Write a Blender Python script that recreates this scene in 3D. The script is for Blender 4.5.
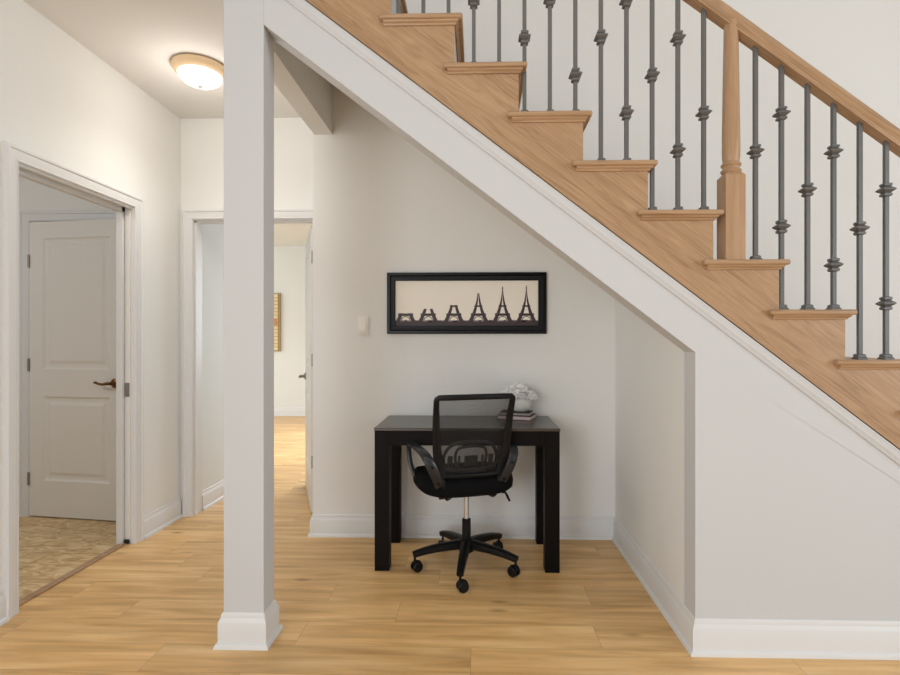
import bpy, bmesh, math, random
from mathutils import Vector, Matrix, noise
for o in list(bpy.data.objects): bpy.data.objects.remove(o, do_unlink=True)
SC = bpy.context.scene
COL = SC.collection
PI = math.pi

# ------------------------------------------------------------------ camera
cd = bpy.data.cameras.new('camera'); cam = bpy.data.objects.new('camera', cd); COL.objects.link(cam)
cam.location = (0, 0, 1.24)
cam.rotation_euler = (PI/2, 0, math.atan(13/520))
cd.sensor_width = 36; cd.sensor_fit = 'HORIZONTAL'; cd.lens = 520/900*36
cd.shift_x = -14/900; cd.shift_y = 3.5/900
cd.clip_start = 0.05
SC.camera = cam

# ------------------------------------------------------------------ world, lights, exposure
w = bpy.data.worlds.new('daylight'); SC.world = w; w.use_nodes = True
bg = w.node_tree.nodes['Background']; bg.inputs[0].default_value = (0.86, 0.93, 1.0, 1); bg.inputs[1].default_value = 0.7
SC.view_settings.view_transform = 'Standard'; SC.view_settings.look = 'None'
SC.view_settings.exposure = 0.0; SC.view_settings.gamma = 1; SC.view_settings.use_curve_mapping = False

def area(name, loc, target, sx, sy, power, color=(1, 1, 1), spread=PI):
    l = bpy.data.lights.new(name, 'AREA'); l.shape = 'RECTANGLE'; l.size = sx; l.size_y = sy
    l.energy = power; l.color = color; l.spread = spread
    o = bpy.data.objects.new(name, l); COL.objects.link(o); o.location = loc
    d = Vector(target) - Vector(loc); o.rotation_euler = d.to_track_quat('-Z', 'Y').to_euler()
    return o
# daylight through the foyer windows behind the camera and to the right, then two added fills
area('foyer_window_light', (0.6, -5.9, 1.75), (0.0, 3.0, 1.45), 4.6, 3.2, 14, (0.9, 0.95, 1.0))
area('side_window_light', (4.95, -0.6, 1.9), (0.0, 0.6, 1.5), 2.6, 2.2, 96, (0.80, 0.905, 1.0))
area('left_fill_light', (-2.05, -2.2, 1.5), (1.0, 2.2, 1.0), 2.2, 2.0, 98, (0.89, 0.955, 1.0))  # added fill from the left for the nook; no window known there
area('foyer_high_fill', (1.2, -1.6, 5.2), (1.2, -1.3, 0.0), 3.6, 3.6, 28, (1.0, 0.93, 0.85))  # added overhead fill for floor and bounce, not a known source
# daylight in the room beyond the far doorway
area('far_room_window_light', (-6.3, 6.6, 1.7), (-1.5, 6.0, 0.2), 2.4, 1.9, 62, (0.88, 0.94, 1.0))
area('corridor_window_light', (-1.15, 6.5, 1.6), (-2.6, 5.2, 0.0), 2.0, 1.7, 66, (0.85, 0.92, 1.0))
# added overhead fill that brightens the small side room; no fixture known
area('side_room_fill', (-3.6, 1.5, 2.6), (-3.4, 2.6, 0.5), 0.5, 0.3, 14, (0.98, 0.99, 1.0))

# ------------------------------------------------------------------ materials
def mat(name, color, rough=0.5, metal=0.0, spec=0.5, emit=None, es=0.0, bump=None):
    m = bpy.data.materials.new(name); m.use_nodes = True
    nt = m.node_tree; b = nt.nodes['Principled BSDF']
    b.inputs['Base Color'].default_value = (*color, 1); b.inputs['Roughness'].default_value = rough
    b.inputs['Metallic'].default_value = metal; b.inputs['Specular IOR Level'].default_value = spec
    if emit: b.inputs['Emission Color'].default_value = (*emit, 1); b.inputs['Emission Strength'].default_value = es
    # slight procedural variation so that no surface is dead flat
    tc = nt.nodes.new('ShaderNodeTexCoord'); nz = nt.nodes.new('ShaderNodeTexNoise')
    nz.inputs['Scale'].default_value = bump[0] if bump else 40
    nt.links.new(tc.outputs['Object'], nz.inputs['Vector'])
    bp = nt.nodes.new('ShaderNodeBump'); bp.inputs['Strength'].default_value = bump[1] if bump else 0.02
    bp.inputs['Distance'].default_value = 0.002
    nt.links.new(nz.outputs['Fac'], bp.inputs['Height']); nt.links.new(bp.outputs['Normal'], b.inputs['Normal'])
    return m

def srgb(r, g, b):
    f = lambda c: (c/255/12.92) if c/255 <= 0.04045 else ((c/255+0.055)/1.055)**2.4
    return (f(r), f(g), f(b))

def N(nt, t, **kw):
    n = nt.nodes.new(t)
    for k, v in kw.items(): setattr(n, k, v)
    return n
def math_node(nt, op, a, b=None):
    n = N(nt, 'ShaderNodeMath', operation=op)
    for i, v in enumerate((a, b)):
        if v is None: continue
        if isinstance(v, (int, float)): n.inputs[i].default_value = v
        else: nt.links.new(v, n.inputs[i])
    return n.outputs[0]
def ramp(nt, fac, stops):
    r = N(nt, 'ShaderNodeValToRGB'); e = r.color_ramp.elements
    while len(e) < len(stops): e.new(0.5)
    for i, (p, c) in enumerate(stops): e[i].position = p; e[i].color = (*c, 1)
    nt.links.new(fac, r.inputs['Fac']); return r.outputs['Color']

def plank_floor():
    m = bpy.data.materials.new('oak_planks'); m.use_nodes = True; nt = m.node_tree; L = nt.links
    b = nt.nodes['Principled BSDF']
    tc = N(nt, 'ShaderNodeTexCoord'); sp = N(nt, 'ShaderNodeSeparateXYZ'); L.new(tc.outputs['Object'], sp.inputs[0])
    PW, PL = 0.18, 1.25
    v = math_node(nt, 'DIVIDE', math_node(nt, 'ADD', sp.outputs['Y'], 0.06), PW); row = math_node(nt, 'FLOOR', v)
    wn = N(nt, 'ShaderNodeTexWhiteNoise', noise_dimensions='1D'); L.new(row, wn.inputs['W'])
    u = math_node(nt, 'ADD', math_node(nt, 'DIVIDE', sp.outputs['X'], PL), math_node(nt, 'MULTIPLY', wn.outputs['Value'], 5.37))
    colm = math_node(nt, 'FLOOR', u)
    cb = N(nt, 'ShaderNodeCombineXYZ'); L.new(colm, cb.inputs[0]); L.new(row, cb.inputs[1])
    wid = N(nt, 'ShaderNodeTexWhiteNoise', noise_dimensions='3D'); L.new(cb.outputs[0], wid.inputs['Vector'])
    # grain coordinates, offset per plank
    off = N(nt, 'ShaderNodeVectorMath', operation='SCALE'); L.new(wid.outputs['Color'], off.inputs[0]); off.inputs['Scale'].default_value = 40
    add = N(nt, 'ShaderNodeVectorMath', operation='ADD'); L.new(tc.outputs['Object'], add.inputs[0]); L.new(off.outputs[0], add.inputs[1])
    mp = N(nt, 'ShaderNodeMapping'); mp.inputs['Scale'].default_value = (1.0, 11, 1); L.new(add.outputs[0], mp.inputs[0])
    n1 = N(nt, 'ShaderNodeTexNoise'); n1.inputs['Scale'].default_value = 1.7; n1.inputs['Detail'].default_value = 4; n1.inputs['Distortion'].default_value = 0.6; L.new(mp.outputs[0], n1.inputs['Vector'])
    mp2 = N(nt, 'ShaderNodeMapping'); mp2.inputs['Scale'].default_value = (3, 60, 1); L.new(add.outputs[0], mp2.inputs[0])
    n2 = N(nt, 'ShaderNodeTexNoise'); n2.inputs['Scale'].default_value = 2.0; n2.inputs['Detail'].default_value = 3; L.new(mp2.outputs[0], n2.inputs['Vector'])
    base = ramp(nt, n1.outputs['Fac'], [(0.25, srgb(194, 150, 98)), (0.5, srgb(224, 182, 126)), (0.75, srgb(242, 206, 152))])
    # per plank tone
    hv = N(nt, 'ShaderNodeHueSaturation'); L.new(base, hv.inputs['Color'])
    L.new(math_node(nt, 'ADD', math_node(nt, 'MULTIPLY', wid.outputs['Value'], 0.17), 0.94), hv.inputs['Value'])
    L.new(math_node(nt, 'ADD', math_node(nt, 'MULTIPLY', n2.outputs['Fac'], 0.2), 0.93), hv.inputs['Saturation'])
    # knots
    mk = N(nt, 'ShaderNodeMapping'); mk.inputs['Scale'].default_value = (1.0, 2.6, 1); L.new(add.outputs[0], mk.inputs[0])
    vo = N(nt, 'ShaderNodeTexVoronoi'); vo.inputs['Scale'].default_value = 2.3; L.new(mk.outputs[0], vo.inputs['Vector'])
    kf = ramp(nt, vo.outputs['Distance'], [(0.0, (0.9, 0.9, 0.9)), (0.05, (0.45, 0.45, 0.45)), (0.13, (0, 0, 0))])
    mx = N(nt, 'ShaderNodeMixRGB'); mx.inputs['Color2'].default_value = (*srgb(132, 88, 52), 1); L.new(kf, mx.inputs['Fac']); L.new(hv.outputs[0], mx.inputs['Color1'])
    # fine grain streaks
    gr = ramp(nt, n2.outputs['Fac'], [(0.3, (0.86, 0.84, 0.80)), (0.6, (1, 1, 1))])
    mg = N(nt, 'ShaderNodeMixRGB', blend_type='MULTIPLY'); mg.inputs['Fac'].default_value = 0.6; L.new(mx.outputs[0], mg.inputs['Color1']); L.new(gr, mg.inputs['Color2'])
    # seams
    fv = math_node(nt, 'FRACT', v); fu = math_node(nt, 'FRACT', u)
    sv = math_node(nt, 'LESS_THAN', fv, 0.012); su = math_node(nt, 'LESS_THAN', fu, 0.0018)
    seam = math_node(nt, 'MAXIMUM', sv, su)
    ms = N(nt, 'ShaderNodeMixRGB'); L.new(math_node(nt, 'MULTIPLY', seam, 0.45), ms.inputs['Fac']); L.new(mg.outputs[0], ms.inputs['Color1']); ms.inputs['Color2'].default_value = (*srgb(120, 82, 50), 1)
    L.new(ms.outputs[0], b.inputs['Base Color'])
    b.inputs['Roughness'].default_value = 0.36; b.inputs['Specular IOR Level'].default_value = 0.4
    bp = N(nt, 'ShaderNodeBump'); bp.inputs['Strength'].default_value = 0.08; bp.inputs['Distance'].default_value = 0.002
    L.new(n2.outputs['Fac'], bp.inputs['Height']); L.new(bp.outputs[0], b.inputs['Normal'])
    return m

def stone_floor():
    m = bpy.data.materials.new('travertine_tile'); m.use_nodes = True; nt = m.node_tree; L = nt.links
    b = nt.nodes['Principled BSDF']; tc = N(nt, 'ShaderNodeTexCoord')
    mp = N(nt, 'ShaderNodeMapping'); mp.inputs['Rotation'].default_value = (0, 0, 0.6); mp.inputs['Scale'].default_value = (1, 2.2, 1); L.new(tc.outputs['Object'], mp.inputs[0])
    n1 = N(nt, 'ShaderNodeTexNoise'); n1.inputs['Scale'].default_value = 11; n1.inputs['Detail'].default_value = 8; n1.inputs['Distortion'].default_value = 1.2; L.new(mp.outputs[0], n1.inputs['Vector'])
    c = ramp(nt, n1.outputs['Fac'], [(0.3, srgb(186, 148, 100)), (0.5, srgb(222, 188, 136)), (0.7, srgb(240, 220, 178))])
    br = N(nt, 'ShaderNodeTexBrick'); br.inputs['Scale'].default_value = 1; br.inputs['Brick Width'].default_value = 0.33; br.inputs['Row Height'].default_value = 0.33
    br.inputs['Mortar Size'].default_value = 0.004; br.inputs['Color1'].default_value = (1, 1, 1, 1); br.inputs['Color2'].default_value = (0.86, 0.86, 0.86, 1); br.inputs['Mortar'].default_value = (0.6, 0.55, 0.5, 1)
    L.new(tc.outputs['Object'], br.inputs['Vector'])
    mx = N(nt, 'ShaderNodeMixRGB', blend_type='MULTIPLY'); mx.inputs['Fac'].default_value = 0.8; L.new(c, mx.inputs['Color1']); L.new(br.outputs['Color'], mx.inputs['Color2'])
    L.new(mx.outputs[0], b.inputs['Base Color']); b.inputs['Roughness'].default_value = 0.4
    return m

def wood(name, stops, rot=0.0, scale=1.0, rough=0.38, axis='X', cath=True, spec=0.45):
    """oak with grain running along the axis turned by rot about Y"""
    m = bpy.data.materials.new(name); m.use_nodes = True; nt = m.node_tree; L = nt.links
    b = nt.nodes['Principled BSDF']; tc = N(nt, 'ShaderNodeTexCoord')
    mr = N(nt, 'ShaderNodeMapping'); mr.inputs['Rotation'].default_value = (0, rot, 0); L.new(tc.outputs['Object'], mr.inputs[0])
    mp = N(nt, 'ShaderNodeMapping'); mp.inputs['Scale'].default_value = {'X': (1.2, 14, 14), 'Y': (14, 1.2, 14), 'Z': (14, 14, 1.2)}[axis]; L.new(mr.outputs[0], mp.inputs[0])
    n1 = N(nt, 'ShaderNodeTexNoise'); n1.inputs['Scale'].default_value = 1.3*scale; n1.inputs['Detail'].default_value = 3; n1.inputs['Distortion'].default_value = 1.4 if cath else 0.4; L.new(mp.outputs[0], n1.inputs['Vector'])
    wv = N(nt, 'ShaderNodeMath', operation='SINE'); L.new(math_node(nt, 'MULTIPLY', n1.outputs['Fac'], 42.0), wv.inputs[0])
    mp2 = N(nt, 'ShaderNodeMapping'); mp2.inputs['Scale'].default_value = {'X': (6, 160, 160), 'Y': (160, 6, 160), 'Z': (160, 160, 6)}[axis]; L.new(mr.outputs[0], mp2.inputs[0])
    n2 = N(nt, 'ShaderNodeTexNoise'); n2.inputs['Scale'].default_value = 1; n2.inputs['Detail'].default_value = 2; L.new(mp2.outputs[0], n2.inputs['Vector'])
    f = math_node(nt, 'ADD', math_node(nt, 'MULTIPLY', wv.outputs[0], 0.07), math_node(nt, 'ADD', math_node(nt, 'MULTIPLY', n1.outputs['Fac'], 0.5), math_node(nt, 'MULTIPLY', n2.outputs['Fac'], 0.5)))
    c = ramp(nt, f, stops); L.new(c, b.inputs['Base Color'])
    b.inputs['Roughness'].default_value = rough; b.inputs['Specular IOR Level'].default_value = spec
    return m

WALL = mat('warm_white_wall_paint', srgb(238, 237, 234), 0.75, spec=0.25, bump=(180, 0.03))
CEIL = mat('ceiling_paint', srgb(228, 225, 221), 0.85, spec=0.2)
TRIM = mat('white_semigloss_trim', srgb(228, 227, 226), 0.38, spec=0.4)
PANEL = mat('shade_toned_white_paint', srgb(209, 209, 210), 0.6, spec=0.3)  # same paint as the walls, with dimmer light put into the colour
DOORM = mat('white_door_paint', srgb(234, 230, 224), 0.42)
FLOOR = plank_floor(); STONE = stone_floor()
OAKS = [(0.22, srgb(140, 106, 76)), (0.42, srgb(171, 136, 102)), (0.60, srgb(184, 149, 115)), (0.8, srgb(193, 160, 126))]
SLOPE = 0.1960/0.2556; ANG = math.atan(SLOPE)
OAK_S = wood('oak_stringer', OAKS, rot=-ANG)
OAK_X = wood('oak_tread', OAKS, cath=False)
OAK_R = wood('oak_handrail', OAKS, rot=-math.atan(0.748), cath=False)
OAK_Z = wood('oak_newel', [(0.2, srgb(166, 130, 97)), (0.5, srgb(182, 146, 112)), (0.8, srgb(194, 160, 126))], axis='Z', cath=False)
IRON = mat('dark_grey_iron', srgb(108, 107, 105), 0.45, 0.3, bump=(300, 0.05))
ESP = wood('espresso_wood', [(0.2, srgb(11, 8, 7)), (0.8, srgb(18, 12, 11))], rough=0.5, cath=False, spec=0.12)
ESPT = wood('espresso_desktop_sheen', [(0.2, srgb(40, 32, 27)), (0.8, srgb(56, 46, 39))], rough=0.25, cath=False, spec=0.9)  # browner than the legs: part of the top's reflection is in this colour
BLK = mat('black_plastic', srgb(15, 15, 17), 0.4, spec=0.25)
BLK2 = mat('black_arm_plastic', srgb(34, 35, 40), 0.30)
FAB = mat('black_seat_fabric', srgb(14, 14, 16), 0.95, spec=0.15, bump=(900, 0.4))
GREYP = mat('grey_lumbar_plastic', srgb(52, 54, 55), 0.45)
CHROME = mat('chrome', srgb(215, 215, 215), 0.25, 0.7)
BRASS = mat('antique_brass', srgb(118, 84, 48), 0.34, 1.0)
NICKEL = mat('dull_nickel', srgb(150, 144, 136), 0.4, 0.7)
FRAMEM = mat('black_frame_lacquer', srgb(14, 11, 11), 0.3, spec=0.2)
CERAM = mat('white_glazed_ceramic', srgb(242, 244, 242), 0.2)
PETAL = mat('white_petals', srgb(252, 251, 250), 0.8)
LEAF = mat('grey_green_leaf', srgb(70, 76, 62), 0.7)
SWITCHM = mat('switch_plastic', srgb(240, 236, 230), 0.35)
LAMPW = mat('tan_lamp_rim', srgb(236, 206, 168), 0.4)
GLOW = mat('lit_frosted_glass', srgb(255, 250, 240), 0.4, emit=(1.0, 0.93, 0.80), es=1.3)
PINKP = mat('book_pages_pinkish', srgb(222, 205, 200), 0.8)
GREYPG = mat('book_pages_grey', srgb(186, 178, 172), 0.8)
BOOKD = mat('book_cover_dark_plum', srgb(62, 26, 36), 0.5)
BOOKB = mat('book_cover_black', srgb(34, 28, 28), 0.5)
DARKGAP = mat('dark_shoe_rubber', srgb(28, 26, 24), 0.6)
PHOTO_BG = mat('sepia_photo_paper', srgb(252, 243, 229), 0.5)
PHOTO_SKY2 = mat('sepia_photo_haze', srgb(206, 190, 176), 0.5)
PHOTO_DK = mat('sepia_photo_ink', srgb(58, 42, 44), 0.5)
PHOTO_MD = mat('sepia_photo_midtone', srgb(120, 100, 96), 0.5)
ARTW = wood('pale_wood_slats', [(0.2, srgb(222, 196, 142)), (0.8, srgb(246, 230, 186))], rough=0.6, cath=False)
ARTO = mat('orange_tile_inlay', srgb(206, 140, 84), 0.5)
ARTD = mat('brown_art_frame', srgb(170, 146, 108), 0.5)
def mesh_fabric():
    m = bpy.data.materials.new('black_backrest_mesh'); m.use_nodes = True; nt = m.node_tree; L = nt.links
    b = nt.nodes['Principled BSDF']; b.inputs['Base Color'].default_value = (*srgb(20, 20, 22), 1); b.inputs['Roughness'].default_value = 0.7
    tr = N(nt, 'ShaderNodeBsdfTransparent'); mx = N(nt, 'ShaderNodeMixShader')
    tc = N(nt, 'ShaderNodeTexCoord'); vo = N(nt, 'ShaderNodeTexVoronoi', distance='CHEBYCHEV'); vo.inputs['Scale'].default_value = 420; vo.inputs['Randomness'].default_value = 0.15
    L.new(tc.outputs['Object'], vo.inputs['Vector'])
    f = ramp(nt, vo.outputs['Distance'], [(0.30, (0.32, 0.32, 0.32)), (0.5, (0.85, 0.85, 0.85))])
    L.new(f, mx.inputs[0]); L.new(tr.outputs[0], mx.inputs[1]); L.new(b.outputs[0], mx.inputs[2])
    L.new(mx.outputs[0], nt.nodes['Material Output'].inputs['Surface'])
    return m
MESHF = mesh_fabric()

# ------------------------------------------------------------------ mesh helpers
class MB:
    def __init__(s): s.bm = bmesh.new()
    def box(s, x0, x1, y0, y1, z0, z1, bevel=0.0, seg=2, mi=0):
        vs = [s.bm.verts.new(p) for p in ((x0,y0,z0),(x1,y0,z0),(x1,y1,z0),(x0,y1,z0),(x0,y0,z1),(x1,y0,z1),(x1,y1,z1),(x0,y1,z1))]
        fs = [s.bm.faces.new([vs[i] for i in q]) for q in ((0,3,2,1),(4,5,6,7),(0,1,5,4),(1,2,6,5),(2,3,7,6),(3,0,4,7))]
        for f in fs: f.material_index = mi
        if bevel: bmesh.ops.bevel(s.bm, geom=list({e for f in fs for e in f.edges}), offset=bevel, segments=seg, profile=0.5, affect='EDGES')
        return s
    def prism(s, poly, d, mi=0):
        """poly: 3D points of one face (planar); d: extrusion vector"""
        d = Vector(d); a = [s.bm.verts.new(Vector(p)) for p in poly]; b = [s.bm.verts.new(Vector(p)+d) for p in poly]
        n = len(a); fs = [s.bm.faces.new(a), s.bm.faces.new(b[::-1])]
        for i in range(n): fs.append(s.bm.faces.new([a[(i+1) % n], a[i], b[i], b[(i+1) % n]]))
        for f in fs: f.material_index = mi
        return s
    def tube(s, pts, radii, n=12, flat=1.0, ref=(0,0,1), caps=True, power=2.0):
        """round (or flattened) tube along points; radii a number, a list, or list of (a, b)"""
        pts = [Vector(p) for p in pts]; m = len(pts)
        if not isinstance(radii, (list, tuple)): radii = [radii]*m
        rings = []; 
        for i, p in enumerate(pts):
            t = (pts[min(i+1, m-1)]-pts[max(i-1, 0)]).normalized()
            r = Vector(ref)
            if abs(t.dot(r)) > 0.97: r = Vector((0,1,0)) if abs(t.y) < 0.9 else Vector((1,0,0))
            u = t.cross(r).normalized(); v = u.cross(t).normalized()
            ra = radii[i]; a, b = ra if isinstance(ra, (list, tuple)) else (ra, ra*flat)
            ring = []
            for k in range(n):
                th = 2*PI*k/n; cx, sx = math.cos(th), math.sin(th)
                if power != 2.0:
                    cx = math.copysign(abs(cx)**(2/power), cx); sx = math.copysign(abs(sx)**(2/power), sx)
                ring.append(s.bm.verts.new(p+u*a*cx+v*b*sx))
            rings.append(ring)
        for i in range(m-1):
            for k in range(n):
                s.bm.faces.new([rings[i][k], rings[i][(k+1) % n], rings[i+1][(k+1) % n], rings[i+1][k]])
        if caps: s.bm.faces.new(rings[0][::-1]); s.bm.faces.new(rings[-1])
        return s
    def lathe(s, prof, cx, cy, z0=0, n=32, square=False, axis='Z', c3=None):
        """prof: (r, h) from bottom to top"""
        rings = []
        for r, h in prof:
            ring = []
            for k in range(n):
                th = 2*PI*(k+(0.5 if square else 0))/n
                rr = r*(math.sqrt(2) if square else 1)
                a, b = rr*math.cos(th), rr*math.sin(th)
                if axis == 'Z': p = (cx+a, cy+b, z0+h)
                elif axis == 'Y': p = (c3[0]+a, c3[1]+h, c3[2]+b)
                else: p = (c3[0]+h, c3[1]+a, c3[2]+b)
                ring.append(s.bm.verts.new(p))
            rings.append(ring)
        for i in range(len(rings)-1):
            for k in range(n):
                s.bm.faces.new([rings[i][k], rings[i][(k+1) % n], rings[i+1][(k+1) % n], rings[i+1][k]])
        s.bm.faces.new(rings[0][::-1]); s.bm.faces.new(rings[-1])
        return s
    def sweep(s, prof, path, normal=(0,0,1), closed=False):
        """mitred sweep. prof (a, b): a along in-plane normal (right of travel), b along plane normal"""
        nrm = Vector(normal).normalized(); P = [Vector(p) for p in path]; m = len(P); rings = []
        for i in range(m):
            din = (P[i]-P[i-1]).normalized() if (i > 0 or closed) else None
            dout = (P[(i+1) % m]-P[i]).normalized() if (i < m-1 or closed) else None
            if din is None: din = dout
            if dout is None: dout = din
            n1 = din.cross(nrm); n2 = dout.cross(nrm); mm = (n1+n2).normalized(); k = 1/max(0.2, mm.dot(n1))
            rings.append([s.bm.verts.new(P[i]+mm*k*a+nrm*b) for a, b in prof])
        q = len(prof)
        for i in range(m if closed else m-1):
            A, B = rings[i], rings[(i+1) % m]
            for k in range(q): s.bm.faces.new([A[k], A[(k+1) % q], B[(k+1) % q], B[k]])
        if not closed: s.bm.faces.new(rings[0][::-1]); s.bm.faces.new(rings[-1])
        return s
    def build(s, name, m, parent=None, smooth=False, angle=35):
        bmesh.ops.recalc_face_normals(s.bm, faces=s.bm.faces[:])
        me = bpy.data.meshes.new(name); s.bm.to_mesh(me); s.bm.free()
        for x in (m if isinstance(m, (list, tuple)) else [m]): me.materials.append(x)
        if smooth:
            for p in me.polygons: p.use_smooth = True
            try: me.set_sharp_from_angle(angle=math.radians(angle))
            except Exception: pass
        o = bpy.data.objects.new(name, me); COL.objects.link(o)
        if parent is not None:
            o.parent = parent
            if not parent.get('_local'):
                o.matrix_parent_inverse = Matrix.Translation(WORLD.get(parent.name, Vector((0,0,0)))).inverted()
                WORLD[o.name] = Vector((0,0,0))
        return o
WORLD = {}
def thing(name, label, cat, loc=(0,0,0), group=None, rz=0, local=False):
    o = bpy.data.objects.new(name, None); COL.objects.link(o); o.location = loc; o.rotation_euler = (0,0,rz)
    o.empty_display_size = 0.1
    o['label'] = label; o['category'] = cat
    if group: o['group'] = group
    if local: o['_local'] = 1
    WORLD[o.name] = Vector(loc)
    return o
def structure(o): o['kind'] = 'structure'; return o
def tag(o, label, cat, group=None):
    o['label'] = label; o['category'] = cat
    if group: o['group'] = group
    return o

# ------------------------------------------------------------------ main dimensions
LX = -2.10          # left wall face
FY = 2.09           # stair wall front plane
NY = 3.29           # nook back wall / far stair wall
HY = 3.635          # wall with the far doorway
KX = 0.868          # knee wall side face
CZ = 2.815
strz = lambda x: 1.402-SLOPE*(x-0.893)     # lower edge line of the oak stringer
hdz = lambda x: 1.195-SLOPE*(x-KX)         # bottom edge of the boxed-in stair wall

# ------------------------------------------------------------------ floors
structure(MB().box(-7.0, 5.2, -6.3, 8.7, -0.1, 0).build('floor', FLOOR))
structure(MB().box(-4.4, -2.175, 0.6, 3.60, 0.0, 0.004).build('floor_side_room', STONE))
structure(MB().box(-2.178, -2.135, 2.322, 3.13, 0.0, 0.009, 0.003).build('trim_1', OAK_X))

# ------------------------------------------------------------------ walls
def wall_with_openings(name, axis, face0, face1, a0, a1, z0, z1, openings, m=WALL):
    """axis 'X': wall of constant x spanning y a0..a1; openings (s, e, ztop)"""
    mb = MB(); cur = a0
    def bx(s, e, za, zb):
        if e-s < 1e-5 or zb-za < 1e-5: return
        if axis == 'X': mb.box(face0, face1, s, e, za, zb)
        else: mb.box(s, e, face0, face1, za, zb)
    for (s, e, zb, zt) in sorted(openings):
        bx(cur, s, z0, z1); bx(s, e, z0, zb); bx(s, e, zt, z1); cur = e
    bx(cur, a1, z0, z1)
    return structure(mb.build(name, m))
wall_with_openings('wall_left', 'X', LX-0.092, LX, -6.3, HY+0.12, 0, 5.4, [(-3.4, -1.0, 0.5, 2.5), (2.322, 3.13, 0, 2.057)])  # the opening behind the camera is added for the left fill
wall_with_openings('wall_back', 'Y', HY, HY+0.12, LX, -1.045, 0, CZ+0.3, [(-2.01, -1.155, 0, 2.10)])
structure(MB().box(-1.045, 5.2, NY, HY+0.12, 0, 5.4).build('wall_nook', WALL))
wall_with_openings('wall_right', 'X', 5.05, 5.17, -6.3, NY, 0, 5.4, [(-2.0, 0.8, 0.7, 3.0)])
wall_with_openings('wall_front', 'Y', -6.3, -6.18, LX, 5.05, 0, 5.4, [(-1.8, 3.0, 0.1, 3.5)])
# ceilings
structure(MB().box(LX, -1.03, FY, HY, CZ, CZ+0.28).build('ceiling', CEIL))
structure(MB().box(LX-0.092, 5.17, -6.3, HY+0.12, 5.4, 5.5).build('ceiling_foyer', CEIL))
structure(MB().box(LX, -1.031, FY, FY+0.11, CZ+0.28, 5.4).build('wall_upper', WALL))
# small side room
structure(MB().box(-4.52, LX-0.092, 3.60, 3.72, 0, 2.6).build('wall_side_room_back', WALL))
structure(MB().box(-4.52, -4.4, 0.5, 3.60, 0, 2.75).build('wall_side_room_left', WALL))
structure(MB().box(-4.4, LX-0.092, 0.5, 0.6, 0, 2.75).build('wall_side_room_front', WALL))
structure(MB().box(-4.52, LX-0.092, 0.5, 3.72, 2.75, 2.83).build('ceiling_side_room', CEIL))
# corridor and far room
FARW = mat('cool_white_far_wall_paint', srgb(232, 234, 232), 0.75, spec=0.25)
structure(MB().box(-2.14, -2.02, HY+0.12, 4.95, 0, CZ).build('wall_corridor_left', FARW))
wall_with_openings('wall_corridor_right', 'X', -1.045, -0.93, HY+0.12, 8.55, 0, CZ, [(5.4, 7.6, 0.6, 2.5)], FARW)
structure(MB().box(-6.6, -0.93, 8.55, 8.67, 0, CZ).build('wall_far', FARW))
structure(MB().box(-6.6, -2.14, 4.83, 4.95, 0, CZ).build('wall_far_room_near', FARW))
wall_with_openings('wall_far_room_left', 'X', -6.72, -6.6, 4.83, 8.67, 0, CZ, [(5.4, 7.8, 0.6, 2.5)], FARW)
structure(MB().box(-6.72, -0.93, HY+0.12, 8.67, CZ, CZ+0.1).build('ceiling_far_room', FARW))

# ------------------------------------------------------------------ stair enclosure
def zpoly(pts, y): return [(x, y, z) for x, z in pts]
XR = 2.72
# front face: sloping header band joined to the knee wall, 0.11 thick
body = MB()
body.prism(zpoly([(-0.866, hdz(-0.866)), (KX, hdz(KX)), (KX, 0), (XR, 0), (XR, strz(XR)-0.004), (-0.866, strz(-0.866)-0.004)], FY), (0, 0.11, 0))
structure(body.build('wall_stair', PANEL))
# side face of the nook (knee wall return)
structure(MB().prism([(KX, 2.2, 0), (KX, NY, 0), (KX, NY, strz(KX)+0.118), (KX, 2.2, strz(KX)+0.118)], (0.11, 0, 0)).build('wall_nook_side', WALL))
# sloping soffit over the nook
sf = MB(); sf.prism([(-0.92, 2.2, strz(-0.92)+0.118), (KX+0.11, 2.2, strz(KX+0.11)+0.118), (KX+0.11, NY, strz(KX+0.11)+0.118), (-0.92, NY, strz(-0.92)+0.118)], (0, 0, 0.012))
structure(sf.build('ceiling_under_stair', CEIL))
# dropped beam running back from the column
structure(MB().box(-1.036, -0.92, 2.2, NY, 2.555, 3.1).build('wall_header', WALL))
structure(MB().box(-1.031, -0.866, FY, 2.2, 2.83, 3.1).build('wall_header_end', PANEL))

# column
t = thing('square_column', 'white boxed square column with moulded foot standing under the stair', 'column', (-0.95, 2.145, 0))
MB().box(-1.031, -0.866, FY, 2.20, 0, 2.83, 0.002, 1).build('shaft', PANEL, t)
BBP = [(0, 0), (0.028, 0), (0.028, 0.006), (0.024, 0.016), (0.016, 0.020), (0.016, 0.100), (0.013, 0.106), (0.011, 0.112), (0.0075, 0.118), (0.0075, 0.127), (0.004, 0.135), (0, 0.137)]
def bbs(path, closed=False): return MB().sweep(BBP, path, closed=closed)
# travel so that 'right of travel' points out of the wall
bbs([(-0.866, FY, 0), (-0.866, 2.20, 0), (-1.031, 2.20, 0), (-1.031, FY, 0)], True).build('foot_moulding', TRIM, t, True, 30)

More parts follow.
